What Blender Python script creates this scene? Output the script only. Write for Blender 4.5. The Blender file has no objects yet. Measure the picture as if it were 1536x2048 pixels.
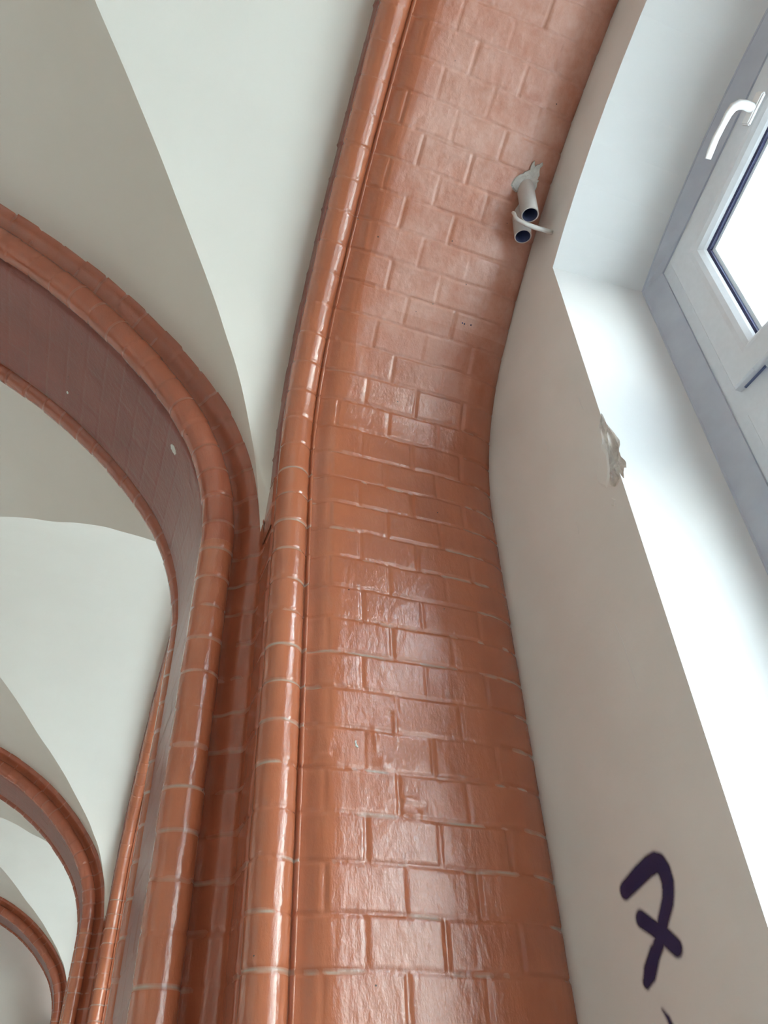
import bpy, bmesh, math, random
import numpy as np
from mathutils import Vector, Matrix

random.seed(7)
C = bpy.context.scene.collection
ZC = 1.55                      # eye height; geometry below is measured from the eye, Z up, Y along the corridor, X to the windows
L = 4.26                       # bay length
YB = -0.38                     # middle of the near bay
YP = 1.75                      # middle of the near pier
XM = -1.35                     # middle of the corridor
XW = 0.872                     # window wall plane
COURSE, COURSE0, HEAD = 0.0815, 0.212, 0.1435

# ------------------------------------------------------------------ helpers
def tag(o, label=None, cat=None, group=None, kind=None):
    if label: o['label'] = label
    if cat: o['category'] = cat
    if group: o['group'] = group
    if kind: o['kind'] = kind
    return o

def empty(name, loc, **k):
    o = bpy.data.objects.new(name, None); C.objects.link(o)
    o.location = (loc[0], loc[1], loc[2] + ZC); o.empty_display_size = 0.1
    tag(o, **k); return o

def link_mesh(name, me, mat, parent=None, base=None, **k):
    o = bpy.data.objects.new(name, me); C.objects.link(o)
    if mat is not None and not me.materials: me.materials.append(mat)
    if parent is not None:
        o.parent = parent
    elif base is not None:
        o.location = (base[0], base[1], base[2] + ZC)
    else:
        o.location = (0, 0, ZC)
    tag(o, **k); return o

def grid_mesh(name, P, mat, parent=None, base=(0, 0, 0), attrs=None, flip=False, smooth=True, **k):
    n, m = P.shape[:2]
    V = (P.reshape(-1, 3) - np.array(base)).astype(np.float32)
    i = np.arange(n - 1)[:, None] * m + np.arange(m - 1)[None, :]
    q = np.stack([i, i + 1, i + m + 1, i + m], -1).reshape(-1, 4)
    if flip: q = q[:, ::-1]
    me = bpy.data.meshes.new(name)
    me.vertices.add(len(V)); me.vertices.foreach_set('co', V.ravel())
    me.loops.add(q.size); me.loops.foreach_set('vertex_index', q.ravel().astype(np.int32))
    me.polygons.add(len(q)); me.polygons.foreach_set('loop_start', (np.arange(len(q)) * 4).astype(np.int32))
    me.polygons.foreach_set('loop_total', np.full(len(q), 4, np.int32))
    me.polygons.foreach_set('use_smooth', np.full(len(q), smooth))
    me.update(); me.validate()
    if attrs:
        for an, av in attrs.items():
            a = me.attributes.new(an, 'FLOAT', 'POINT'); a.data.foreach_set('value', av.ravel().astype(np.float32))
    return link_mesh(name, me, mat, parent, base if parent is None else None, **k)

def bm_mesh(name, bm, mat, parent=None, base=(0, 0, 0), smooth=False, recalc=True, **k):
    if recalc: bmesh.ops.recalc_face_normals(bm, faces=bm.faces)
    bmesh.ops.translate(bm, verts=bm.verts, vec=-Vector(base))
    me = bpy.data.meshes.new(name); bm.to_mesh(me); bm.free()
    for p in me.polygons: p.use_smooth = smooth
    return link_mesh(name, me, mat, parent, base if parent is None else None, **k)

def add_box(bm, a, b, bev=0.0):
    r = bmesh.ops.create_cube(bm, size=1.0); vs = r['verts']
    for v in vs:
        v.co = Vector([(a[i] + b[i]) / 2 + v.co[i] * (b[i] - a[i]) for i in range(3)])
    if bev:
        es = list({e for v in vs for e in v.link_edges})
        bmesh.ops.bevel(bm, geom=es, offset=bev, segments=2, affect='EDGES')

def add_tube(bm, pts, radii, seg=16, flat=None, cap=True):
    pts = [Vector(p) for p in pts]; rings = []
    up = Vector((0.3, 0.2, 1)).normalized()
    for i, p in enumerate(pts):
        t = (pts[min(i + 1, len(pts) - 1)] - pts[max(i - 1, 0)]).normalized()
        n = (up - t * up.dot(t)).normalized(); b = t.cross(n); up = n
        r = radii[i] if hasattr(radii, '__len__') else radii
        ra, rb = (r if hasattr(r, '__len__') else (r, r))
        rings.append([bm.verts.new(p + n * ra * math.cos(2 * math.pi * j / seg) + b * rb * math.sin(2 * math.pi * j / seg)) for j in range(seg)])
    for a, b_ in zip(rings, rings[1:]):
        for j in range(seg): bm.faces.new((a[j], a[(j + 1) % seg], b_[(j + 1) % seg], b_[j]))
    if cap: bm.faces.new(rings[0][::-1]); bm.faces.new(rings[-1])
    return rings

def hash2(a, b, seed=0):
    a = np.asarray(a, np.int64); b = np.asarray(b, np.int64)
    h = (a * 374761393 + b * 668265263 + seed * 2147483 + 1013904223) & 0xffffffff
    h = ((h ^ (h >> 13)) * 1274126177) & 0xffffffff
    return ((h ^ (h >> 16)) & 0xffff) / 65535.0

def vnoise(x, y, seed=0):
    xi, yi = np.floor(x), np.floor(y); fx, fy = x - xi, y - yi
    fx = fx * fx * (3 - 2 * fx); fy = fy * fy * (3 - 2 * fy)
    g = lambda i, j: hash2(xi + i, yi + j, seed)
    return (g(0, 0) * (1 - fx) + g(1, 0) * fx) * (1 - fy) + (g(0, 1) * (1 - fx) + g(1, 1) * fx) * fy - 0.5

# ------------------------------------------------------------------ materials
def new_mat(name):
    m = bpy.data.materials.new(name); m.use_nodes = True
    nt = m.node_tree; b = nt.nodes['Principled BSDF']; return m, nt, b
def node(nt, t, **k):
    n = nt.nodes.new(t)
    for a, v in k.items(): setattr(n, a, v)
    return n

def paint_mat(name, col, col2, rough=0.22, coat=0.35, bump=0.35, mortar=(0.42, 0.37, 0.30)):
    m, nt, b = new_mat(name)
    tc = node(nt, 'ShaderNodeTexCoord')
    mp = node(nt, 'ShaderNodeMapping'); mp.inputs['Scale'].default_value = (1, 1, 0.45)
    nt.links.new(tc.outputs['Object'], mp.inputs[0])
    n1 = node(nt, 'ShaderNodeTexNoise'); n1.inputs['Scale'].default_value = 9; n1.inputs['Detail'].default_value = 5
    nt.links.new(tc.outputs['Object'], n1.inputs['Vector'])
    cr = node(nt, 'ShaderNodeMix', data_type='RGBA')
    mr = node(nt, 'ShaderNodeMapRange'); mr.inputs[1].default_value = .35; mr.inputs[2].default_value = .65
    nt.links.new(n1.outputs[0], mr.inputs[0]); nt.links.new(mr.outputs[0], cr.inputs[0])
    cr.inputs[6].default_value = (*col, 1); cr.inputs[7].default_value = (*col2, 1)
    at = node(nt, 'ShaderNodeAttribute', attribute_name='mortar')
    mx = node(nt, 'ShaderNodeMix', data_type='RGBA')
    nt.links.new(at.outputs['Fac'], mx.inputs[0]); nt.links.new(cr.outputs[2], mx.inputs[6]); mx.inputs[7].default_value = (*mortar, 1)
    # broad pink sheen of reflected light painted into the colour, over rougher paint
    du = node(nt, 'ShaderNodeAttribute', attribute_name='pink_sheen'); dm = node(nt, 'ShaderNodeMix', data_type='RGBA'); dm.inputs[7].default_value = (.58, .31, .235, 1)
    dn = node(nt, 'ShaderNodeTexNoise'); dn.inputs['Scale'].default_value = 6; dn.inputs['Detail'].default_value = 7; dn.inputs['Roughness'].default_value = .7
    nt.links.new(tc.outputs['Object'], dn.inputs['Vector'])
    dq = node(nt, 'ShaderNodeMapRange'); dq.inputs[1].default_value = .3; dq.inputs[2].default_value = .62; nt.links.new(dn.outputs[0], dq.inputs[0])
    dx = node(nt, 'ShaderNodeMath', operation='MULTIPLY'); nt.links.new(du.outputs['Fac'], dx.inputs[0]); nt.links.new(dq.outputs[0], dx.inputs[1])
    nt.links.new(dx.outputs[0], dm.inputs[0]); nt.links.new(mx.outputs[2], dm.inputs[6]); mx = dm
    # tiny pits in the paint
    vo = node(nt, 'ShaderNodeTexVoronoi'); vo.inputs['Scale'].default_value = 16; vo.inputs['Randomness'].default_value = 1
    nt.links.new(tc.outputs['Object'], vo.inputs['Vector'])
    lt = node(nt, 'ShaderNodeMath', operation='LESS_THAN'); lt.inputs[1].default_value = .03
    nt.links.new(vo.outputs['Distance'], lt.inputs[0])
    m3 = node(nt, 'ShaderNodeMix', data_type='RGBA'); m3.inputs[7].default_value = (.02, .015, .012, 1)
    nt.links.new(lt.outputs[0], m3.inputs[0]); nt.links.new(mx.outputs[2], m3.inputs[6])
    nt.links.new(m3.outputs[2], b.inputs['Base Color'])
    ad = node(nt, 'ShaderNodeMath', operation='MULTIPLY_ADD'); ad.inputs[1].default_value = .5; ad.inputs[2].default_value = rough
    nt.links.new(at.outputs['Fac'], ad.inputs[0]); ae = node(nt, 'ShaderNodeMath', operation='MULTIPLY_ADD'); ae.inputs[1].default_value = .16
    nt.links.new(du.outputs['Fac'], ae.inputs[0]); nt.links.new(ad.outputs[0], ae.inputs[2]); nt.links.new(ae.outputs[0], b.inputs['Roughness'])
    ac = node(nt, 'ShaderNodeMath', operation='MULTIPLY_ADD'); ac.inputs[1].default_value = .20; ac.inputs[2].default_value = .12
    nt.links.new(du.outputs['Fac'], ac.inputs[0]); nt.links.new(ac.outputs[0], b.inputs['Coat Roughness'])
    b.inputs['Coat Weight'].default_value = coat; b.inputs['Coat Roughness'].default_value = 0.12
    n2 = node(nt, 'ShaderNodeTexNoise'); n2.inputs['Scale'].default_value = 75; n2.inputs['Detail'].default_value = 4; n2.inputs['Roughness'].default_value = .6
    nt.links.new(mp.outputs[0], n2.inputs['Vector'])
    bp = node(nt, 'ShaderNodeBump'); bp.inputs['Strength'].default_value = bump; bp.inputs['Distance'].default_value = 0.004
    nt.links.new(n2.outputs[0], bp.inputs['Height']); nt.links.new(bp.outputs[0], b.inputs['Normal']); nt.links.new(bp.outputs[0], b.inputs['Coat Normal'])
    return m

def plaster_mat(name, col, col2, scale=3.0, rough=.75, bump=.15, detail=90):
    m, nt, b = new_mat(name)
    tc = node(nt, 'ShaderNodeTexCoord')
    n1 = node(nt, 'ShaderNodeTexNoise'); n1.inputs['Scale'].default_value = scale; n1.inputs['Detail'].default_value = 6
    nt.links.new(tc.outputs['Object'], n1.inputs['Vector'])
    mr = node(nt, 'ShaderNodeMapRange'); mr.inputs[1].default_value = .3; mr.inputs[2].default_value = .7
    cr = node(nt, 'ShaderNodeMix', data_type='RGBA'); cr.inputs[6].default_value = (*col, 1); cr.inputs[7].default_value = (*col2, 1)
    nt.links.new(n1.outputs[0], mr.inputs[0]); nt.links.new(mr.outputs[0], cr.inputs[0]); nt.links.new(cr.outputs[2], b.inputs['Base Color'])
    b.inputs['Roughness'].default_value = rough
    n2 = node(nt, 'ShaderNodeTexNoise'); n2.inputs['Scale'].default_value = detail; n2.inputs['Detail'].default_value = 3
    nt.links.new(tc.outputs['Object'], n2.inputs['Vector'])
    n3 = node(nt, 'ShaderNodeTexNoise'); n3.inputs['Scale'].default_value = 7; n3.inputs['Detail'].default_value = 2
    nt.links.new(tc.outputs['Object'], n3.inputs['Vector'])
    b1 = node(nt, 'ShaderNodeBump'); b1.inputs['Strength'].default_value = bump; b1.inputs['Distance'].default_value = .002
    b2 = node(nt, 'ShaderNodeBump'); b2.inputs['Strength'].default_value = bump; b2.inputs['Distance'].default_value = .02
    nt.links.new(n2.outputs[0], b1.inputs['Height']); nt.links.new(n3.outputs[0], b2.inputs['Height']); nt.links.new(b2.outputs[0], b1.inputs['Normal'])
    nt.links.new(b1.outputs[0], b.inputs['Normal'])
    return m

def flat_mat(name, col, rough=.4, metal=0.0, coat=0.0):
    m, nt, b = new_mat(name)
    tc = node(nt, 'ShaderNodeTexCoord'); n1 = node(nt, 'ShaderNodeTexNoise'); n1.inputs['Scale'].default_value = 60
    nt.links.new(tc.outputs['Object'], n1.inputs['Vector'])
    cr = node(nt, 'ShaderNodeMix', data_type='RGBA'); cr.inputs[6].default_value = (*[c * .94 for c in col], 1); cr.inputs[7].default_value = (*[min(1, c * 1.04) for c in col], 1)
    nt.links.new(n1.outputs[0], cr.inputs[0]); nt.links.new(cr.outputs[2], b.inputs['Base Color'])
    b.inputs['Roughness'].default_value = rough; b.inputs['Metallic'].default_value = metal; b.inputs['Coat Weight'].default_value = coat
    return m

M_PAINT = paint_mat('glossy_brick_paint', (.46, .145, .066), (.42, .128, .060), rough=.25, coat=.8)
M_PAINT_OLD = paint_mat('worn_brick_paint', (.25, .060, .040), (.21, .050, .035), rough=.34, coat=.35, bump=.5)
M_PAINT_SHADED = paint_mat('shaded_brick_paint', (.40, .112, .056), (.35, .098, .050), rough=.27, coat=.6)  # darkened glossy paint; weaker light on cross arch and recesses put into the colour
M_VAULT = plaster_mat('vault_plaster', (.80, .785, .725), (.775, .755, .695), bump=.08)
M_WALL = plaster_mat('wall_plaster', (.82, .82, .815), (.77, .77, .76), scale=5, bump=.14)
M_REVEAL = plaster_mat('reveal_plaster', (.78, .79, .79), (.75, .76, .77), bump=.12)
M_BAND = plaster_mat('rough_band_plaster', (.56, .60, .69), (.50, .53, .63), scale=14, bump=.6, detail=30)  # bluish niche shading is mixed into this plaster colour
M_MORTAR = plaster_mat('bare_mortar', (.60, .58, .54), (.42, .40, .38), scale=40, bump=.9, detail=120)
M_CHIP = plaster_mat('bare_chip', (.80, .77, .72), (.60, .54, .52), scale=55, bump=.8, detail=140)
M_FLOOR = plaster_mat('floor_stone', (.44, .40, .35), (.38, .34, .30), scale=8, rough=.4, bump=.05)
M_PVC = flat_mat('white_window_plastic', (.75, .79, .85), rough=.3)
M_HANDLE = flat_mat('white_handle_plastic', (.86, .87, .88), rough=.3)
M_GASKET = flat_mat('dark_gasket', (.03, .035, .11), rough=.5)
M_GAP_SHADE = flat_mat('grey_blue_gap_shade', (.16, .20, .36), rough=.6)
M_PIPE = flat_mat('painted_pipe', (.50, .46, .44), rough=.45)
M_PIPEIN = flat_mat('pipe_inside', (.035, .045, .12), rough=.6)
M_WIRE = flat_mat('paint_coated_wire', (.62, .60, .58), rough=.6)
M_GROUND = plaster_mat('pale_yard', (.60, .58, .54), (.5, .48, .45), bump=.05)
M_FACADE = plaster_mat('pale_facade', (.75, .72, .68), (.7, .66, .62), bump=.05)

mg = bpy.data.materials.new('window_glass'); mg.use_nodes = True; nt = mg.node_tree; nt.nodes.clear()
o_ = node(nt, 'ShaderNodeOutputMaterial'); t_ = node(nt, 'ShaderNodeBsdfTransparent'); g_ = node(nt, 'ShaderNodeBsdfGlossy'); g_.inputs['Roughness'].default_value = .01
t_.inputs[0].default_value = (.93, .96, .96, 1)
f_ = node(nt, 'ShaderNodeFresnel'); ge_ = node(nt, 'ShaderNodeNewGeometry'); im_ = node(nt, 'ShaderNodeMix')
im_.inputs[2].default_value = 1.45; im_.inputs[3].default_value = 1 / 1.45; nt.links.new(ge_.outputs['Backfacing'], im_.inputs[0]); nt.links.new(im_.outputs[0], f_.inputs[0])
mx_ = node(nt, 'ShaderNodeMixShader')
nt.links.new(f_.outputs[0], mx_.inputs[0]); nt.links.new(t_.outputs[0], mx_.inputs[1]); nt.links.new(g_.outputs[0], mx_.inputs[2]); nt.links.new(mx_.outputs[0], o_.inputs[0])
M_GLASS = mg

# ------------------------------------------------------------------ arch paths
class Path:
    """vertical jamb then two-centred quarter up to the crown, mirrored down the other side.
    at(d, s): (a, z) with a the horizontal axis in the arch plane and d the outward offset."""
    def __init__(self, a0, z0, r1, r2, cr, sgn=1):
        self.a0, self.z0, self.r1, self.r2, self.cr = a0, z0, r1, r2, cr
        self.th = math.acos((a0 - r1 - cr) / (r2 - r1))
        self.c1 = (a0 - r1, z0); self.c2 = (self.c1[0] + (r1 - r2) * math.cos(self.th), z0 + (r1 - r2) * math.sin(self.th))
        self.l1 = r1 * self.th; self.l2 = r2 * (math.pi / 2 - self.th); self.half = self.l1 + self.l2
    def at(self, d, s):
        # s = height on the jamb, z0 + arc length on the arch
        d, s = np.broadcast_arrays(np.asarray(d, float), np.asarray(s, float))
        u = s - self.z0; mir = u > self.half; u = np.where(mir, 2 * self.half - u, u)
        a = np.empty(u.shape); z = np.empty(u.shape)
        j = u <= 0; a[j] = self.a0 + d[j]; z[j] = self.z0 + u[j]
        k = (~j) & (u <= self.l1); t = u[k] / self.r1
        a[k] = self.c1[0] + (self.r1 + d[k]) * np.cos(t); z[k] = self.c1[1] + (self.r1 + d[k]) * np.sin(t)
        k = (~j) & (u > self.l1); t = self.th + (u[k] - self.l1) / self.r2
        a[k] = self.c2[0] + (self.r2 + d[k]) * np.cos(t); z[k] = self.c2[1] + (self.r2 + d[k]) * np.sin(t)
        a = np.where(mir, 2 * self.cr - a, a)
        return a, z

WA = Path(1.30, 1.2758, .634, 2.112, YB)                 # wall arch over the window, plane = Y
TA = Path(.140, 1.132, .765, 1.68, XM)                   # arch across the corridor, plane = X

def arc(cx, cy, r, a0, a1, n):
    return [(cx + r * math.cos(math.radians(a0 + (a1 - a0) * i / n)), cy + r * math.sin(math.radians(a0 + (a1 - a0) * i / n))) for i in range(n + 1)]

def resample(pts, step):
    pts = np.array(pts, float); seg = np.hypot(*np.diff(pts, axis=0).T); cum = np.r_[0, np.cumsum(seg)]
    n = max(2, int(round(cum[-1] / step))) + 1; w = np.linspace(0, cum[-1], n)
    out = np.c_[np.interp(w, cum, pts[:, 0]), np.interp(w, cum, pts[:, 1])]
    t = np.gradient(out, axis=0); t /= np.hypot(*t.T)[:, None] + 1e-12
    return out, w, t

# section of the compound pier: (X, delta) for the window face, going from the window wall towards the corridor
SEC_FACE = [(XW + .012, .047), (XW - .004, .034), (XW - .016, .026), (XW - .034, .0175), (XW - .060, .009), (XW - .095, .0032), (XW - .13, .0007), (XW - .165, 0), (.430, 0), (.412, .0012), (.399, .0045), (.388, .0105), (.379, .0175), (.372, .0225), (.366, .0245), (.3612, .026)]
SEC_ROLL = [(.3632, .031), (.3627, .0185), (.3613, .0138), (.3590, .0120), (.3565, .0130), (.3545, .0165), (.3532, .0215)] + arc(.317, .039, .039, -22, -215, 28)
SEC_SIDE = [(.2860, .048), (.2790, .053), (.276, .060), (.276, .085), (.276, .16)]
# same for the transverse arch: (Y, delta) from the near side to the far side
SEC_T_FACE = [(1.475, .1375), (1.452, .1365), (1.441, .1355), (1.4475, .1345), (1.458, .131), (1.4655, .122), (1.470, .110), (1.486, .098), (1.494, .091), (1.500, .082), (1.502, .074), (1.508, .062)]
SEC_T_ROLL = arc(1.500, .034, .041, 78, 338, 34)
SEC_T_SOFF = [(1.535, .024), (1.542, .012), (1.552, .005), (1.57, .004), (1.93, .004), (1.948, .005), (1.958, .012), (1.965, .024)]

def relief(S, W, ax, mode, seed, weight=1.0, strength=1.0, t_head=None):
    """brick relief: depth below the surface and the share of bare mortar, on stations S x profile W"""
    Sg, Wg = np.meshgrid(S, W, indexing='ij'); X = np.broadcast_to(ax[None, :], Sg.shape)
    wob = vnoise(X * 22, Sg * 3, seed) * .0035 + vnoise(X * 60, Sg * 5, seed + 3) * .0015
    q = (Sg - COURSE0 + wob) / COURSE; row = np.floor(q + .5); tb = np.abs(q - row) * COURSE
    course = np.floor(q)
    rb = hash2(row, np.floor(X * 9), seed + 11)
    depth = np.exp(-(tb / .0038) ** 4) * (.0014 + .0024 * rb) - np.exp(-(((q - row) * COURSE + .0062) / .0022) ** 2) * .0006 * (hash2(course, np.floor(X * 15), seed + 12))
    line = np.exp(-(((q - row) * COURSE + .0012) / .0020) ** 2)
    mort = line * np.clip((vnoise(X * 14, row * 7.3, seed + 5) + vnoise(X * 55, row * 3.1, seed + 8) * .5 + (.16 if mode == 'roll' else -.12)) * 5, 0, 1)
    if mode == 'face':
        par = np.mod(course, 2)
        xj = (X - .548 - .072 * (1 - par)) / HEAD + vnoise(course * 3.7, Sg * 2 + 5, seed + 2) * .07
        col = np.floor(xj); fx = xj - col
        colr = np.floor(xj + .5); tv = np.abs(xj - colr) * HEAD
        rv = hash2(course, colr, seed + 21)
        wv = ((X > .385) & (X < XW - .06)) if t_head is None else ((X > t_head[0]) & (X < t_head[1]))
        dv = np.exp(-(tv / .0040) ** 4) * (.0010 + .0028 * rv) * wv
        depth = np.maximum(depth, dv)
        # each brick sits a little out of true
        ta = (hash2(course, col, seed + 31) - .5) * .018; tc_ = (hash2(course, col, seed + 41) - .5) * .022; to = (hash2(course, col, seed + 51) - .5) * .0012
        depth = depth + ta * (fx - .5) * HEAD + tc_ * (q - course - .5) * COURSE + to
        depth = depth + vnoise(X * 45, Sg * 30, seed + 61) * .0006 + vnoise(X * 110, Sg * 60, seed + 62) * .0003
    else:
        to = (hash2(course, course * 0, seed + 51) - .5) * .0020; tc_ = (hash2(course, course * 0 + 7, seed + 52) - .5) * .024
        depth = depth * .7 + to + tc_ * (q - course - .5) * COURSE + vnoise(Wg * 60, Sg * 18, seed + 61) * .0004
    return depth * strength, mort * weight

def sweep(sec, step, S, mode, seed, plane, path, matflip=False, extra=None, strength=1.0, mweight=1.0, t_head=None):
    """sec: (b, delta) profile; b runs along the barrel axis. plane 'Y': a=Y, b=X ; plane 'X': a=X, b=Y"""
    pr, W, T = resample(sec, step)
    dep, mort = relief(S, W, pr[:, 0], mode, seed, mweight, strength, t_head)
    if extra is not None: dep = dep + extra(pr[:, 0][None, :], S[:, None])
    # inward normal (towards the viewer) = rotate tangent so that it points to negative delta on the face
    N = np.c_[T[:, 1], -T[:, 0]]
    if N[len(N) // 2, 1] > 0 or matflip: N = -N
    b = pr[:, 0][None, :] - N[:, 0][None, :] * dep; d = pr[:, 1][None, :] - N[:, 1][None, :] * dep
    a, z = path.at(d, S[:, None])
    P = np.stack([b, a, z], -1) if plane == 'Y' else np.stack([a, b, z], -1)
    return P, mort

def stations(z0, z1, fine0, fine1, fine=.0036, coarse=.012):
    out = []
    if fine0 > z0: out.append(np.arange(z0, fine0, coarse))
    out.append(np.arange(max(z0, fine0), min(z1, fine1), fine))
    if fine1 < z1: out.append(np.arange(fine1, z1, coarse))
    s = np.concatenate(out); return np.r_[s[s < z1 - 1e-4], z1]

def blemish(x, s):
    # lumps and runs in the paint of the near window face, at their real places
    d = 0
    for (bx, bs, rx, rs, h) in ((.545, .640, .004, .028, -.004), (.535, .655, .010, .006, .002), (.515, .555, .012, .014, -.003), (.500, .600, .004, .022, -.003),
                                (.575, .46, .020, .010, -.003), (.560, .49, .022, .006, -.004), (.590, .475, .008, .014, .002), (.392, .560, .014, .004, -.003), (.405, .575, .004, .02, -.002)):
        d = d + h * np.exp(-((x - bx) / rx) ** 2 - ((s - bs) / rs) ** 2)
    return d

# ------------------------------------------------------------------ pier (from the floor to the springing)
ZF = -ZC
def build_pier():
    root = empty('brick_pier', (.5, YP, ZF)); base = (.5, YP, ZF)
    sW = stations(ZF, WA.z0, -.05, 9); sT = stations(ZF, TA.z0, -.05, 9, fine=.005)
    def put(name, P, m, mirror=False, mat=M_PAINT, flip=False):
        if mirror:
            P = P.copy(); P[..., 1] = 2 * YP - P[..., 1]; flip = not flip
        return grid_mesh(name, P, mat, root, base, {'mortar': m}, flip=flip)
    for mir in (False, True):
        P, m = sweep(SEC_FACE, .0045, sW, 'face', 1 + 50 * mir, 'Y', WA, extra=None if mir else blemish)
        put('window_face', P, m, mir)
        P, m = sweep(SEC_ROLL, .005, sW, 'roll', 2 + 50 * mir, 'Y', WA, mweight=1.0)
        put('roll_molding', P, m, mir)
        # return face and the recessed near face of the cross arch respond, one continuous recess
        pr = [(x, 1.30 + d) for x, d in SEC_SIDE[:-1]] + [(.276, 1.44), (.272, 1.458), (.262, 1.4655), (.250, 1.470), (.238, 1.486), (.231, 1.494), (.222, 1.500), (.214, 1.502), (.202, 1.508)]
        q, W, T = resample(pr, .006)
        sS = stations(ZF, 1.145, -.05, 9, fine=.005)
        dep, m = relief(sS, W, q[:, 1], 'roll', 3 + 50 * mir, .5, 1.2)
        N = np.c_[-T[:, 1], T[:, 0]]
        if N[0, 0] > 0: N = -N
        P = np.empty(dep.shape + (3,)); P[..., 0] = q[:, 0] - N[:, 0] * dep; P[..., 1] = q[:, 1] - N[:, 1] * dep; P[..., 2] = sS[:, None]
        put('recess_face', P, m, mir, M_PAINT_SHADED)
        Ss = stations(ZF, WA.z0, 1.1, 9, fine=.005); Ss = Ss[Ss > 1.12]
        q, W, T = resample([(.2860, 1.348), (.2790, 1.353), (.276, 1.36), (.276, 1.445), (.280, 1.475)], .006)
        dep, m = relief(Ss, W, q[:, 1], 'roll', 3 + 50 * mir, .3, .4)
        P = np.empty(dep.shape + (3,)); P[..., 0] = q[:, 0] - .0012 + dep; P[..., 1] = q[:, 1]; P[..., 2] = Ss[:, None]
        put('recess_side', P, m, mir, M_PAINT_SHADED)
        P, m = sweep(SEC_T_ROLL, .006, sT, 'roll', 4 + 50 * mir, 'X', TA, mweight=.9)
        put('roll_molding', P, m, mir)
    P, m = sweep(SEC_T_SOFF, .008, sT, 'face', 9, 'X', TA, strength=.6, mweight=.2, t_head=(1.55, 1.95))
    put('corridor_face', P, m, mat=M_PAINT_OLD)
    return root

def build_wall_arch():
    root = empty('wall_arch', (.6, YB, WA.z0)); base = (.6, YB, WA.z0)
    s0, s1 = WA.z0, WA.z0 + 2 * WA.half
    S = stations(s0, s1, s0, s0 + WA.half * 1.15)
    Sl = stations(s0, s1, s0, s0 + WA.half * 1.15, fine=.006)
    P, m = sweep(SEC_FACE, .0045, S, 'face', 1, 'Y', WA, mweight=.15, extra=lambda x, s: (vnoise(x * 70 + s * 0, s * 25 + x * 0, 77) * .0009 + vnoise(x * 130 + s * 0, s * 60 + x * 0, 78) * .0006 + vnoise(x * 12 + s * 0, s * 9 + x * 0, 79) * .0025) * np.clip((s - 1.6) * 2, 0, 1))
    pink_sheen = np.clip((S - 1.45) / .45, 0, 1)[:, None] * np.clip((P[..., 0] - .40) / .10, 0, 1)  # painted sheen grows up the arch and fades towards the roll
    grid_mesh('soffit', P, M_PAINT, root, base, {'mortar': m, 'pink_sheen': pink_sheen})
    P, m = sweep(SEC_ROLL, .005, S, 'roll', 2, 'Y', WA, mweight=.06)
    grid_mesh('roll_molding', P, M_PAINT, root, base, {'mortar': m})
    sec = [(.286, .048), (.279, .053), (.276, .060), (.2755, .070), (.2745, .085), (.2745, .100), (.276, .16)]
    P, m = sweep(sec, .006, Sl, 'roll', 3, 'Y', WA, mweight=.1, matflip=False)
    # ragged outer edge of the bricks against the plaster
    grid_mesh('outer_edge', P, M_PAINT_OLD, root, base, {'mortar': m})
    return root

def build_cross_arch():
    root = empty('cross_arch', (XM, YP, TA.z0)); base = (XM, YP, TA.z0)
    s0, s1 = TA.z0, TA.z0 + 2 * TA.half
    S = stations(s0, s1, s0, s0 + TA.half, fine=.005)
    for mir in (False, True):
        for nm, sec, st, mw in (('outer_band', SEC_T_FACE, .005, .1), ('roll_molding', SEC_T_ROLL, .005, .10)):
            P, m = sweep(sec, st, S, 'roll', 4 + 50 * mir, 'X', TA, mweight=mw, strength=1.3)
            fl = False
            if mir: P[..., 1] = 2 * YP - P[..., 1]; fl = True
            grid_mesh(nm, P, M_PAINT_SHADED, root, base, {'mortar': m}, flip=fl)
    P, m = sweep(SEC_T_SOFF, .008, S, 'face', 9, 'X', TA, strength=.45, mweight=.1, t_head=(1.55, 1.95))
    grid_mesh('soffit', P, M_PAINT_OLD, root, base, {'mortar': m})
    return root

def copy_tree(o, parent=None):
    c = o.copy(); C.objects.link(c)
    if parent is not None: c.parent = parent
    for ch in list(o.children): copy_tree(ch, c)
    return c

pier = build_pier(); arch = build_wall_arch(); cross = build_cross_arch()
tag(pier, 'large glossy orange-red painted brick pier with rounded rolls beside the window', 'pier', 'brick piers on the window side')
tag(arch, 'glossy painted brick arch rising over the window with two pipes in its underside', 'arch', 'brick arches over the windows')
tag(cross, 'nearest painted brick arch across the corridor, springing left of the large pier', 'arch', 'brick arches across the corridor')
def shifted(src, n, label, mirror=False):
    c = copy_tree(src); c.location.y += n * L
    if mirror: c.location.x = 2 * XM - c.location.x; c.scale = (-1, 1, 1)
    c['label'] = label; return c
shifted(pier, 1, 'smaller second brick pier further down the corridor, at the lower left edge')
shifted(pier, 2, 'third brick pier far down the corridor on the window side')
shifted(pier, -1, 'brick pier on the window side behind the viewer')
shifted(arch, 1, 'brick window arch of the next bay, behind the large pier')
shifted(arch, 2, 'brick window arch two bays down the corridor')
shifted(arch, -1, 'brick window arch of the bay behind the viewer')
shifted(cross, 1, 'second painted brick arch across the corridor, lower left, seen beneath the nearest one')
shifted(cross, 2, 'third painted brick arch across the corridor, far end')
shifted(cross, -1, 'painted brick arch across the corridor behind the viewer')
for n, w in ((0, 'opposite the large pier'), (1, 'opposite the second pier'), (2, 'opposite the third pier'), (-1, 'behind the viewer')):
    p = shifted(pier, n, 'brick pier on the inner side of the corridor ' + w, True); p['group'] = 'brick piers on the inner side'

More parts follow.
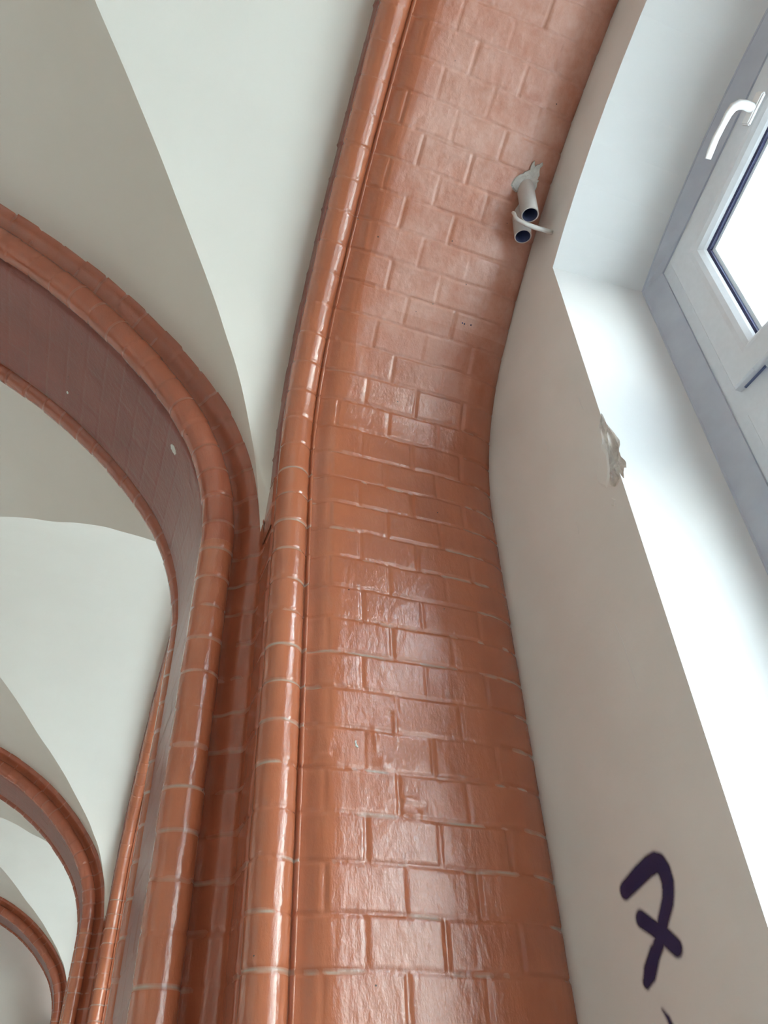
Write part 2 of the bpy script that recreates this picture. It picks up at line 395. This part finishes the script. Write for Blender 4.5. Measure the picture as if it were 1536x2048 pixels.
# ------------------------------------------------------------------ vault
GS = [(0, 1.14), (.03, 1.255), (.062, 1.36), (.111, 1.455), (.151, 1.52), (.206, 1.59), (.27, 1.645), (.332, 1.70), (.403, 1.75), (.544, 1.84), (.638, 1.90), (.733, 1.952), (.823, 1.998), (.963, 2.062), (1.15, 2.16), (1.375, 2.262), (1.7, 2.37), (2.1, 2.455), (2.46, 2.49)]
XS0, YS0 = .276, 1.464
def smooth_curve(pts, x):
    xs = np.array([p[0] for p in pts]); ys = np.array([p[1] for p in pts]); m = np.gradient(ys, xs)
    i = np.clip(np.searchsorted(xs, x) - 1, 0, len(xs) - 2); h = xs[i + 1] - xs[i]; t = (x - xs[i]) / h
    return (2 * t ** 3 - 3 * t ** 2 + 1) * ys[i] + (t ** 3 - 2 * t ** 2 + t) * h * m[i] + (-2 * t ** 3 + 3 * t ** 2) * ys[i + 1] + (t ** 3 - t ** 2) * h * m[i + 1]

def arch_height(path, off, a):
    """height of the concentric curve at horizontal position a (between crown and spring)"""
    s = np.linspace(path.z0, path.z0 + path.half, 600); aa, zz = path.at(np.full(600, off), s)
    return np.interp(a, aa[::-1], zz[::-1])

DIAG = math.hypot(XS0 - XM, YS0 - YB)
def build_vault_bay(name, mat=M_VAULT):
    bm = bmesh.new(); n = 90; m = 24
    t = (np.linspace(0, 1, n) ** 1.6); zg = smooth_curve(GS, t * 2.455)
    gx = XS0 + (XM - XS0) * t; gy = YS0 + (YB - YS0) * t
    za = arch_height(WA, .100, gy); za = np.where(gy > 1.40, np.minimum(za, 1.14 + (1.464 - gy) * 1.9), za)
    zt = arch_height(TA, .132, gx)
    quads = []
    for sx in (0, 1):
        for sy in (0, 1):
            for web in (0, 1):
                vs = []
                for i in range(n):
                    row = []
                    for j in range(m + 1):
                        f = j / m
                        if web == 0: p = [gx[i] + (XS0 + .006 - gx[i]) * f, gy[i], zg[i] + (za[i] - zg[i]) * f + .05 * t[i] * f * (1 - f)]
                        else: p = [gx[i], gy[i] + (YS0 + .006 - gy[i]) * f, zg[i] + (zt[i] - zg[i]) * f + .05 * t[i] * f * (1 - f)]
                        if sx: p[0] = 2 * XM - p[0]
                        if sy: p[1] = 2 * YB - p[1]
                        row.append(bm.verts.new(p))
                    vs.append(row)
                for i in range(n - 1):
                    for j in range(m):
                        f = (vs[i][j], vs[i][j + 1], vs[i + 1][j + 1], vs[i + 1][j])
                        try: bm.faces.new(f if (sx + sy + web) % 2 == 0 else f[::-1])
                        except ValueError: pass
    bmesh.ops.remove_doubles(bm, verts=[v for v in bm.verts if v.is_boundary and False], dist=1e-5)
    return bm_mesh(name, bm, mat, base=(XM, YB, 1.14), smooth=True, recalc=False, kind='structure')
v0 = build_vault_bay('ceiling_vault')
for n in (-1, 1, 2):
    c = v0.copy(); C.objects.link(c); c.location.y += n * L

# ------------------------------------------------------------------ window wall
HW = .852 - YB                                            # half width of the niche
def niche_outline(hw, zs, zc, R, sill, n=28):
    """closed outline list (y,z) going up the +Y side, over the head, down the -Y side"""
    pts = [(YB + hw, sill), (YB + hw, zs)]
    for i in range(1, n):
        y = YB + hw - 2 * hw * i / n
        pts.append((y, zc + math.sqrt(R * R - (y - YB) ** 2)))
    pts += [(YB - hw, zs), (YB - hw, sill)]
    return pts
SILL = -.62
OUT_A = niche_outline(HW, 1.768, .279, 1.933, SILL)
OUT_B = niche_outline(HW - .016, 1.770, -.063, 2.20, SILL - .0)
FRT = [(.770, 1.776), (.20, 2.005), (YB, 2.07), (2 * YB - .20, 2.005), (2 * YB - .770, 1.776)]   # top of the window frame
def ring(bm, ptsA, xa, ptsB, xb):
    va = [bm.verts.new((xa, y, z)) for y, z in ptsA]; vb = [bm.verts.new((xb, y, z)) for y, z in ptsB]
    for i in range(len(va) - 1): bm.faces.new((va[i], va[i + 1], vb[i + 1], vb[i]))
    return va, vb

def build_wall_bay(name):
    """solid masonry of one bay with the window niche cut out of it"""
    y0, y1, zt_ = YB - L / 2, YB + L / 2, 2.95
    bm = bmesh.new()
    def front(x, pts):
        vin = [bm.verts.new((x, y, z)) for y, z in pts]
        n = len(pts); vout = []
        for i, (y, z) in enumerate(pts):
            if i == 0: vout.append(bm.verts.new((x, y1, z)))
            elif i == 1: vout.append(bm.verts.new((x, y1, zt_)))
            elif i == n - 2: vout.append(bm.verts.new((x, y0, zt_)))
            elif i == n - 1: vout.append(bm.verts.new((x, y0, z)))
            else: vout.append(bm.verts.new((x, y1 + (y0 - y1) * (i - 1) / (n - 3), zt_)))
        fl = [bm.verts.new((x, y1, ZF)), bm.verts.new((x, y0, ZF))]
        for i in range(n - 1): bm.faces.new((vin[i], vin[i + 1], vout[i + 1], vout[i]))
        bm.faces.new((vout[0], fl[0], fl[1], vout[-1], vin[-1], vin[0]))
        return vin, vout, fl
    a = front(XW, OUT_A); b = front(1.36, OUT_B)
    mid = [bm.verts.new((1.151, y, z)) for y, z in OUT_B]
    n = len(mid)
    for i in range(n - 1):
        f1 = bm.faces.new((a[0][i], a[0][i + 1], mid[i + 1], mid[i])); f1.material_index = 1
        f2 = bm.faces.new((mid[i], mid[i + 1], b[0][i + 1], b[0][i])); f2.material_index = 1
        f3 = bm.faces.new((a[1][i], a[1][i + 1], b[1][i + 1], b[1][i]))
    f = bm.faces.new((a[0][0], mid[0], mid[-1], a[0][-1])); f.material_index = 1
    f = bm.faces.new((mid[0], b[0][0], b[0][-1], mid[-1])); f.material_index = 1
    bm.faces.new((a[1][0], a[2][0], b[2][0], b[1][0])); bm.faces.new((a[1][-1], a[2][1], b[2][1], b[1][-1])); bm.faces.new((a[2][0], a[2][1], b[2][1], b[2][0]))
    bmesh.ops.triangulate(bm, faces=[f for f in bm.faces if len(f.verts) > 4])
    o = bm_mesh(name, bm, M_WALL, base=(XW, YB, ZF), kind='structure'); o.data.materials.append(M_REVEAL)
    return o
wall0 = build_wall_bay('wall_right')
for n in (-1, 1, 2):
    c = wall0.copy(); C.objects.link(c); c.location.y += n * L
# the broken corner of the plaster on the near reveal: carve a rough hollow out of the corner
near = wall0.copy(); near.data = wall0.data.copy()
me0 = near.data; bpy.data.objects.remove(near)
wall0.data = me0
bm = bmesh.new(); bmesh.ops.create_icosphere(bm, subdivisions=4, radius=1.0)
rr = random.Random(3)
for v in bm.verts:
    c = v.co.copy(); k = 1 + .22 * math.sin(7 * c.z + 3 * c.y) + .16 * math.sin(13 * c.y + 5 * c.x) + rr.uniform(-.07, .07)
    wdt = .55 + .45 * (1 - c.z) / 2
    v.co = Vector((XW + .000 + c.x * .030 * k * wdt, .858 + c.y * .034 * k * wdt - c.z * .010, 1.095 + c.z * .095 * (1 + .12 * math.sin(9 * c.x))))
mc = bpy.data.meshes.new('cut'); bmesh.ops.translate(bm, verts=bm.verts, vec=Vector((0, 0, ZC))); bm.to_mesh(mc); bm.free(); mc.materials.append(M_WALL); mc.materials.append(M_REVEAL); mc.materials.append(M_CHIP)
for p in mc.polygons: p.material_index = 2
cut = bpy.data.objects.new('cut', mc); C.objects.link(cut)
wall0.data.materials.append(M_CHIP)
mod = wall0.modifiers.new('chip', 'BOOLEAN'); mod.operation = 'DIFFERENCE'; mod.object = cut; mod.solver = 'EXACT'
bpy.context.view_layer.update()
dg = bpy.context.evaluated_depsgraph_get(); nm = bpy.data.meshes.new_from_object(wall0.evaluated_get(dg)); wall0.modifiers.clear(); wall0.data = nm
bpy.data.objects.remove(cut)

# smear of filler left of the broken corner, on the wall face
def blob_patch(name, pts, mat, parent, x, thick=.003, base=(0, 0, 0), **k):
    bm = bmesh.new(); c = np.mean(pts, axis=0)
    o1 = [bm.verts.new((x, p[0], p[1])) for p in pts]; o2 = [bm.verts.new((x - thick, c[0] + (p[0] - c[0]) * .8, c[1] + (p[1] - c[1]) * .8)) for p in pts]
    n = len(pts)
    for i in range(n): bm.faces.new((o1[i], o1[(i + 1) % n], o2[(i + 1) % n], o2[i]))
    bm.faces.new(o2)
    return bm_mesh(name, bm, mat, parent, base, **k)

wbase = (XW, YB, ZF)
blob_patch('filler_smear', [(.875, 1.13), (.893, 1.10), (.915, 1.085), (.921, 1.06), (.915, 1.035), (.90, 1.015), (.885, 1.03), (.875, 1.05), (.866, 1.09)], M_WALL, wall0, XW + .0005, .0025, wbase)
blob_patch('filler_smear', [(.893, .985), (.900, .972), (.893, .962), (.884, .975)], M_WALL, wall0, XW + .0005, .002, wbase)

def scratch(pts, w=.0012):
    bm = bmesh.new(); add_tube(bm, [(XW - .0002, p[0], p[1]) for p in pts], [(.0006, w)] * len(pts), 6); bm_mesh('scratch', bm, M_REVEAL, wall0, wbase)
scratch([(.983, .747), (.975, .700), (.972, .655), (.968, .600)], .0010)
scratch([(.899, 1.300), (.900, 1.275), (.897, 1.255)], .0012)
scratch([(1.05, 1.30), (1.048, 1.27)], .0014)
scratch([(1.02, 1.02), (1.015, 1.00), (1.018, .985)], .0010)

# rough plaster band between niche and window frame
def build_band(n, name):
    bm = bmesh.new(); x = 1.150
    inner = [(.770, SILL + .06), (.770, 1.776)]
    k = len(OUT_B)
    for i in range(2, k - 2):
        y = OUT_B[i][0] * .93 + YB * .07
        z = np.interp(-y, [-p[0] for p in FRT], [p[1] for p in FRT]); inner.append((y, z))
    inner += [(2 * YB - .770, 1.776), (2 * YB - .770, SILL + .06)]
    va = [bm.verts.new((x - .004, y, z)) for y, z in OUT_B]; vb = [bm.verts.new((x + .017, y, z)) for y, z in inner]; vc = [bm.verts.new((1.30, y, z)) for y, z in inner]
    for i in range(k - 1):
        bm.faces.new((va[i], va[i + 1], vb[i + 1], vb[i])); bm.faces.new((vb[i], vb[i + 1], vc[i + 1], vc[i]))
    bm.faces.new((va[0], vb[0], vb[-1], va[-1])); bm.faces.new((vb[0], vc[0], vc[-1], vb[-1]))
    # raised bead of filler in the corner
    add_tube(bm, [(x - .003, YB + HW - .0165 + rr.uniform(-.0015, .0015), z) for z in np.arange(SILL, 1.765, .035)], .0035, 6)
    add_tube(bm, [(x - .003, y, z - .001) for y, z in OUT_B[1:-1]], .003, 6)
    o = bm_mesh(name, bm, M_BAND, base=(x, YB, SILL), smooth=False, kind='structure'); o.location.y += n * L
    return o
b0 = build_band(0, 'trim_1')
for n in (-1, 1, 2):
    c = b0.copy(); C.objects.link(c); c.location.y += n * L; c.name = 'trim_%d' % (n + 2 if n > 0 else 2)

# ------------------------------------------------------------------ window
def poly_inset(pts, d):
    """inset of a closed counter-clockwise polygon"""
    n = len(pts); out = []
    for i in range(n):
        p0, p1, p2 = (Vector(pts[i - 1]), Vector(pts[i]), Vector(pts[(i + 1) % n]))
        a = (p1 - p0).normalized(); b = (p2 - p1).normalized()
        na = Vector((-a.y, a.x)); nb = Vector((-b.y, b.x)); h = (na + nb).normalized()
        out.append(tuple(p1 + h * d / max(.3, h.dot(na))))
    return out
def ccw(pts):
    s = sum(pts[i - 1][0] * pts[i][1] - pts[i][0] * pts[i - 1][1] for i in range(len(pts)))
    return pts if s > 0 else pts[::-1]
def frame_ring(bm, outer, prof):
    """prof: list of (inset, x) going round the section; closed"""
    outer = ccw(outer); loops = []
    for ins, x in prof: loops.append([bm.verts.new((x, y, z)) for y, z in poly_inset(outer, ins)])
    n = len(outer)
    for k in range(len(loops)):
        a, b = loops[k], loops[(k + 1) % len(loops)]
        for i in range(n): bm.faces.new((a[i], a[(i + 1) % n], b[(i + 1) % n], b[i]))
def panel(bm, outer, ins, x, th):
    o = poly_inset(ccw(outer), ins); a = [bm.verts.new((x, y, z)) for y, z in o]; b = [bm.verts.new((x + th, y, z)) for y, z in o]
    bm.faces.new(a); bm.faces.new(b[::-1])
    for i in range(len(o)): bm.faces.new((a[i], b[i], b[(i + 1) % len(o)], a[(i + 1) % len(o)]))

def top_z(y, drop=0.0):
    return float(np.interp(-y, [-p[0] for p in FRT], [p[1] for p in FRT])) - drop
def build_window():
    base = (1.18, YB, SILL); root = empty('window_1', base, kind='structure')
    W = .770 - YB; TR = 1.205
    ys = [.770, .770 - 2 * W / 3, .770 - 4 * W / 3, .770 - 2 * W]
    bounds = [(ys[0] - .0, ys[1]), (ys[1], ys[2]), (ys[2], ys[3])]
    def lite(ya, yb, top):           # outline of one opening; top True = fanlight
        if top:
            pts = [(yb, TR), (ya, TR), (ya, top_z(ya))]
            pts += [(p[0], p[1]) for p in FRT if yb + .02 < p[0] < ya - .02]
            pts += [(yb, top_z(yb))]
        else: pts = [(yb, SILL + .06), (ya, SILL + .06), (ya, TR), (yb, TR)]
        return pts
    for top in (True, False):
        for k, (ya, yb) in enumerate(bounds):
            P = lite(ya, yb, top)
            bm = bmesh.new(); frame_ring(bm, P, [(0.0, 1.172), (.044, 1.172), (.050, 1.180), (.050, 1.235), (0.0, 1.235)])
            fr = bm_mesh('window_frame', bm, M_PVC, root, base)
            Q = poly_inset(ccw(P), .040)
            bm = bmesh.new()
            frame_ring(bm, Q, [(0.0, 1.1715), (0.0, 1.155), (.004, 1.150), (.058, 1.150), (.068, 1.152), (.078, 1.158), (.087, 1.168), (.092, 1.178), (.092, 1.215), (.03, 1.215)])
            sash = bm_mesh('fanlight_sash' if top else 'casement_sash', bm, M_PVC, root, base, smooth=False)
            bm = bmesh.new(); frame_ring(bm, Q, [(.089, 1.174), (.0955, 1.178), (.0955, 1.188), (.089, 1.188)])
            bm_mesh('gasket', bm, M_GASKET, sash, base)
            if top:
                bm = bmesh.new(); add_box(bm, (1.167, yb + .045, TR + .0370), (1.1725, ya - .055, TR + .0402)); bm_mesh('gap_shade_strip', bm, M_GAP_SHADE, sash, base)  # dark strip drawn for the shadow line in the gap below the sash
            bm = bmesh.new(); frame_ring(bm, Q, [(.092, 1.186), (.104, 1.188), (.104, 1.200), (.092, 1.200)])
            bm_mesh('spacer_bar', bm, M_PVC, sash, base)
            bm = bmesh.new(); panel(bm, Q, .090, 1.184, .004); panel(bm, Q, .090, 1.200, .004)
            bm_mesh('glass_pane', bm, M_GLASS, sash, base)
            # hinges
            bm = bmesh.new()
            if top:
                for yh in (ya - .118, yb + .118):
                    add_tube(bm, [(1.149, yh - .060, TR + .034), (1.149, yh + .012, TR + .034)], .0075, 12)
                    add_box(bm, (1.150, yh - .055, TR + .016), (1.172, yh - .01, TR + .032), .002)
            else:
                for zh in (SILL + .25, TR - .25): add_tube(bm, [(1.146, ya - .036, zh - .04), (1.146, ya - .036, zh + .04)], .009, 12)
            bm_mesh('hinge', bm, M_PVC, sash, base, smooth=True)
            # handle: plate on the rail, neck, lever lying along the rail
            yc = .36 - (.770 - ya) if k == 0 else (ya + yb) / 2
            if top:
                zc = top_z(yc, .095); dz = (top_z(yc + .05) - top_z(yc - .05)) / .1
                dirv = Vector((0, 1, dz)).normalized() if k < 2 else Vector((0, 1, dz)).normalized()
            else:
                yc = yb + .040 + .045 if k == 0 else ya - .085; zc = .35; dirv = Vector((0, 0, -1))
            ctr = Vector((1.150, yc, zc)); nrm = Vector((1, 0, 0)); sd = nrm.cross(dirv)
            bm = bmesh.new(); add_box(bm, (-.010, -.037, -.0145), (.001, .037, .0145), .003)
            bm.transform(Matrix(((1, 0, 0, ctr.x), (0, dirv.y, sd.y, ctr.y), (0, dirv.z, sd.z, ctr.z), (0, 0, 0, 1))))
            hp = bm_mesh('handle_plate', bm, M_HANDLE, sash, base)
            bm = bmesh.new(); X1 = 1.088
            pts = [ctr + Vector((-.008, 0, 0)), ctr + Vector((-.030, 0, 0)), ctr + Vector((-.045, 0, 0)) + dirv * .004, ctr + Vector((-.056, 0, 0)) + dirv * .014, ctr + Vector((-.060, 0, 0)) + dirv * .030,
                   ctr + Vector((-.061, 0, 0)) + dirv * .055, ctr + Vector((-.063, 0, 0)) + dirv * .085, ctr + Vector((-.061, 0, 0)) + dirv * .110, ctr + Vector((-.058, 0, 0)) + dirv * .131]
            add_tube(bm, pts, [(.0125, .0125), (.0110, .0110), (.0105, .0115), (.0085, .0115), (.0060, .0105), (.0045, .009), (.0055, .0095), (.0050, .010), (.0038, .0085)], 16)
            bm_mesh('handle_lever', bm, M_HANDLE, sash, base, smooth=True)
    bm = bmesh.new(); add_box(bm, (.85, YB - HW + .03, SILL - .004), (1.17, YB + HW - .03, SILL + .028), .006)
    bm_mesh('window_sill', bm, M_PVC, root, base)
    return root
win = build_window()
for i, n in enumerate((1, -1, 2)):
    w = copy_tree(win); w.location.y += n * L; w.name = 'window_%d' % (i + 2)

# ------------------------------------------------------------------ pipes in the soffit, torn mortar, wire
def soffit_pt(x, s, d=0.0):
    a, z = WA.at(np.array([d]), np.array([s])); return Vector((x, float(a[0]), float(z[0])))
def pipe(name, top, bottom, r, label):
    bm = bmesh.new(); t = Vector(bottom) - Vector(top); base = Vector(bottom)
    out = add_tube(bm, [top, Vector(top).lerp(Vector(bottom), .5), bottom], [r, r * 1.01, r], 32, cap=False)
    inn = add_tube(bm, [top, Vector(top).lerp(Vector(bottom), .5), bottom], [r * .86] * 3, 32, cap=False)
    for j in range(32): bm.faces.new((out[-1][j], out[-1][(j + 1) % 32], inn[-1][(j + 1) % 32], inn[-1][j]))
    for f in inn: pass
    iv = {v for rg in inn for v in rg}
    for f in bm.faces:
        if all(v in iv for v in f.verts): f.material_index = 1
    bmesh.ops.translate(bm, verts=bm.verts, vec=-base)
    me = bpy.data.meshes.new(name); bmesh.ops.recalc_face_normals(bm, faces=bm.faces); bm.to_mesh(me); bm.free()
    for p in me.polygons: p.use_smooth = True
    me.materials.append(M_PIPE); me.materials.append(M_PIPEIN)
    o = link_mesh(name, me, None, base=base); tag(o, label, 'pipe', 'pipe ends sticking out of the brick arch')
    return o
P1T, P1B = (.790, .770, 2.070), (.792, .793, 1.888)
P2T, P2B = (.800, .830, 1.995), (.802, .852, 1.882)
pipe('pipe', P1T, P1B, .0235, 'upper grey pipe stub with dark round opening, jutting from the brick arch')
pipe('pipe', P2T, P2B, .0235, 'lower grey pipe stub with dark round opening, tucked behind the upper one')

P0, P1 = soffit_pt, None
def soffit_patch(name, pts, mat, parent, base, plane='Y', path=WA, lift=.0016, off=0.0):
    # ragged little field on the curved face, slightly proud of the paint or set in it
    pts = [np.array(p) for p in pts]; rr = random.Random(len(pts)); fine = []
    for i in range(len(pts)):
        a, b_ = pts[i], pts[(i + 1) % len(pts)]
        for k in range(3): fine.append(a + (b_ - a) * k / 3 + np.array([rr.uniform(-1, 1), rr.uniform(-1, 1)]) * np.linalg.norm(b_ - a) * .10)
    c = np.mean(pts, axis=0); bm = bmesh.new(); rings = []
    for k, l in ((1.0, -.0012), (.93, lift), (.6, lift * 1.3), (.3, lift)):
        row = []
        for p in fine:
            q = c + (p - c) * k; a, z = path.at(np.array([off - l - rr.uniform(-1, 1) * .0004]), np.array([q[1]]))
            row.append(bm.verts.new((q[0], a[0], z[0]) if plane == 'Y' else (a[0], q[0], z[0])))
        rings.append(row)
    n = len(fine)
    for a, b_ in zip(rings, rings[1:]):
        for i in range(n): bm.faces.new((a[i], a[(i + 1) % n], b_[(i + 1) % n], b_[i]))
    bm.faces.new(rings[-1])
    return bm_mesh(name, bm, mat, parent, base)
ab = (.6, YB, WA.z0); pb = (.5, YP, ZF); cb = (XM, YP, TA.z0)
soffit_patch('bare_mortar', [(.7882, 2.2852), (.795, 2.272), (.803, 2.279), (.8139, 2.2888), (.8178, 2.2809), (.8128, 2.2754), (.8168, 2.2549), (.8148, 2.2417), (.8205, 2.2408), (.817, 2.215), (.8118, 2.2033), (.7938, 2.20), (.7655, 2.1926), (.7529, 2.1990), (.7459, 2.2063), (.7478, 2.2201), (.7541, 2.2327), (.7672, 2.2435), (.7737, 2.2509), (.784, 2.2608)], M_MORTAR, arch, ab, lift=.0025)
def ellipse(c, a, b_, n=7): return [(c[0] + a * math.cos(6.283 * i / n), c[1] + b_ * math.sin(6.283 * i / n)) for i in range(n)]
M_SPOT = plaster_mat('white_undercoat', (.78, .80, .76), (.70, .72, .68), scale=80, bump=.4, detail=150)
soffit_patch('paint_chip', ellipse((1.6125, 1.553), .013, .019, 8), M_SPOT, cross, cb, 'X', TA, .0012, .004)
soffit_patch('paint_chip', ellipse((1.8556, 2.0724), .006, .004, 6), M_SPOT, cross, cb, 'X', TA, .0012, .004)
soffit_patch('paint_chip', [(.4570, .592), (.4600, .5935), (.4605, .586), (.4645, .580), (.4615, .5785), (.4575, .583)], M_SPOT, pier, pb, 'Y', WA, .0012)
for q in ((.7149, 1.8163), (.7215, 1.8155), (.741, 1.8179)): soffit_patch('drill_hole', ellipse(q, .0022, .0022, 6), M_GASKET, arch, ab, 'Y', WA, .0012)
bm = bmesh.new()
add_tube(bm, [(.7508, .8080, 1.9010), (.7513, .8059, 1.8927), (.7525, .8060, 1.8780), (.7534, .8062, 1.8685), (.7600, .8055, 1.8615), (.7703, .8051, 1.8563), (.7815, .8052, 1.8535), (.7925, .8055, 1.8545), (.8140, .8075, 1.8590), (.8357, .8093, 1.8672), (.8600, .8130, 1.8760), (.8745, .8158, 1.8845)],
         [.0045, .0052, .0048, .0056, .0050, .0054, .0060, .0062, .0064, .0060, .0064, .0058], 12)
wo = bm_mesh('wire', bm, M_WIRE, base=(.8745, .8158, 1.8845), smooth=True); tag(wo, 'short stiff wire coated in white paint, bent across the two pipe ends to the wall', 'wire')

# ------------------------------------------------------------------ spray-painted numeral
def spray(name, strokes, label, step=.0016):
    ys = [p[0] for s in strokes for p in s[0]]; zs = [p[1] for s in strokes for p in s[0]]
    y0, y1, z0, z1 = min(ys) - .03, max(ys) + .03, min(zs) - .03, max(zs) + .03
    Y, Z = np.meshgrid(np.arange(y0, y1, step), np.arange(z0, z1, step), indexing='ij')
    den = np.zeros(Y.shape)
    for pts, ws in strokes:
        for i in range(len(pts) - 1):
            a = np.array(pts[i]); b = np.array(pts[i + 1]); d = b - a
            t = (((Y - a[0]) * d[0] + (Z - a[1]) * d[1]) / (d @ d)).clip(0, 1)
            w = ws[i] + (ws[i + 1] - ws[i]) * t
            r = np.hypot(Y - a[0] - t * d[0], Z - a[1] - t * d[1])
            den = np.maximum(den, np.clip((w + .0075 - r) / .0120, 0, 1))
    den = den * den * (3 - 2 * den)
    P = np.stack([np.full(Y.shape, XW - .0006), Y, Z], -1)
    o = grid_mesh(name, P, M_SPRAY, None, (XW, (y0 + y1) / 2, z0), {'spray': den})
    tag(o, label, 'graffiti'); return o
ms, nt, b = new_mat('blue_spray_paint'); M_SPRAY = ms
b.inputs['Base Color'].default_value = (.024, .022, .10, 1); b.inputs['Roughness'].default_value = .5
at = node(nt, 'ShaderNodeAttribute', attribute_name='spray'); nz = node(nt, 'ShaderNodeTexNoise'); nz.inputs['Scale'].default_value = 700
tc = node(nt, 'ShaderNodeTexCoord'); nt.links.new(tc.outputs['Object'], nz.inputs['Vector'])
ma = node(nt, 'ShaderNodeMath', operation='MULTIPLY_ADD'); ma.inputs[1].default_value = .5; ma.inputs[2].default_value = -.25
nt.links.new(nz.outputs[0], ma.inputs[0]); su = node(nt, 'ShaderNodeMath', operation='ADD'); nt.links.new(ma.outputs[0], su.inputs[0]); nt.links.new(at.outputs['Fac'], su.inputs[1])
ml = node(nt, 'ShaderNodeMath', operation='MULTIPLY'); ml.use_clamp = True; nt.links.new(su.outputs[0], ml.inputs[0]); nt.links.new(at.outputs['Fac'], ml.inputs[1])
m2 = node(nt, 'ShaderNodeMath', operation='MULTIPLY'); m2.inputs[1].default_value = .96; nt.links.new(ml.outputs[0], m2.inputs[0])
nt.links.new(m2.outputs[0], b.inputs['Alpha'])
spray('painted_numeral', [([(1.128, .310), (1.085, .322), (1.055, .329), (1.038, .330), (1.027, .325), (1.021, .314), (1.020, .298), (1.024, .285), (1.031, .272), (1.052, .250), (1.072, .225), (1.090, .210)], [.014, .016, .016, .016, .0155, .015, .0145, .0135, .013, .012, .0115, .011, .012]),
                          ([(1.090, .212), (1.112, .190), (1.126, .178)], [.012, .0145, .009]),
                          ([(1.104, .262), (1.080, .245), (1.056, .228), (1.038, .211)], [.0135, .0125, .014, .0135])],
      'dark blue spray-painted numeral seven with crossbar on the grey wall')
spray('painted_stroke', [([(1.103, .140), (1.094, .128), (1.085, .100), (1.080, .07)], [.001, .004, .006, .006])], 'dark blue spray-painted stroke starting just below the numeral seven')

# ------------------------------------------------------------------ rest of the building
def slab(name, a, b, mat, **k):
    bm = bmesh.new(); add_box(bm, a, b); base = ((a[0] + b[0]) / 2, (a[1] + b[1]) / 2, a[2]); return bm_mesh(name, bm, mat, base=base, **k)
Y0, Y1 = YB - L * 1.5, YB + L * 2.5 + .36
XL = 2 * XM - XW
slab('floor', (XL - .3, Y0 - .2, ZF - .2), (1.36, Y1 + .2, ZF), M_FLOOR, kind='structure')
slab('wall_left', (XL - .3, Y0 - .2, ZF), (XL, Y1 + .2, 2.95), M_VAULT, kind='structure')
slab('wall_front', (XL, Y1, ZF), (1.36, Y1 + .2, 2.95), M_VAULT, kind='structure')
slab('wall_back', (XL, Y0 - .2, ZF), (1.36, Y0, 2.95), M_VAULT, kind='structure')
slab('light_block_slab', (XL - .3, Y0 - .2, 2.95), (1.36, Y1 + .2, 3.1), M_VAULT, kind='structure')  # unseen slab added above the vaults to keep sky light from leaking in
slab('ground', (1.36, -60, ZF - 1.2), (60, 60, ZF - 1.0), M_GROUND, kind='structure')

# ------------------------------------------------------------------ light
w = bpy.data.worlds.new('World'); bpy.context.scene.world = w; w.use_nodes = True; nt = w.node_tree
bg = nt.nodes['Background']; tc = node(nt, 'ShaderNodeTexCoord'); sp = node(nt, 'ShaderNodeSeparateXYZ'); nt.links.new(tc.outputs['Generated'], sp.inputs[0])
rp = node(nt, 'ShaderNodeValToRGB'); nt.links.new(sp.outputs[2], rp.inputs[0])
rp.color_ramp.elements[0].position = 0.0; rp.color_ramp.elements[0].color = (1, .965, .92, 1)
rp.color_ramp.elements[1].position = .6; rp.color_ramp.elements[1].color = (.80, .89, 1.0, 1)
nt.links.new(rp.outputs[0], bg.inputs[0]); bg.inputs[1].default_value = 9.0
for n in (-1, 0, 1, 2):
    li = bpy.data.lights.new('window_portal', 'AREA'); li.shape = 'RECTANGLE'; li.size = 2.3; li.size_y = 2.75; li.cycles.is_portal = True
    lo = bpy.data.objects.new('window_portal', li); C.objects.link(lo); lo.location = (1.38, YB + n * L, ZC + .72); lo.rotation_euler = Matrix(((0, 0, 1), (1, 0, 0), (0, 1, 0))).to_euler()

# ------------------------------------------------------------------ camera, from the vanishing points of the uprights and of the courses
cc = np.array([768, 1024.]); VZ = np.array([685, -755.]); VX = np.array([5550, 2067.])
f = math.sqrt(-(VZ - cc) @ (VX - cc))
def ray0(p):
    v = np.array([p[0] - cc[0], -(p[1] - cc[1]), -f]); return v / np.linalg.norm(v)
z = ray0(VZ); x = ray0(VX); x = x - z * (x @ z); x /= np.linalg.norm(x); y = np.cross(z, x)
R = np.array([x, y, z])
cam = bpy.data.cameras.new('camera'); co = bpy.data.objects.new('camera', cam); C.objects.link(co)
cam.sensor_fit = 'VERTICAL'; cam.sensor_height = 36; cam.lens = f * 36 / 2048; cam.clip_start = .02
M = Matrix([[*R[i], 0] for i in range(3)] + [[0, 0, 0, 1]]); M.translation = (0, 0, ZC); co.matrix_world = M
sc = bpy.context.scene; sc.camera = co
sc.view_settings.view_transform = 'Standard'; sc.view_settings.look = 'None'; sc.view_settings.gamma = 1; sc.view_settings.use_curve_mapping = False
sc.view_settings.exposure = 1.3
sc.cycles.max_bounces = 10; sc.cycles.diffuse_bounces = 7; sc.cycles.transparent_max_bounces = 12; sc.cycles.sample_clamp_indirect = 8
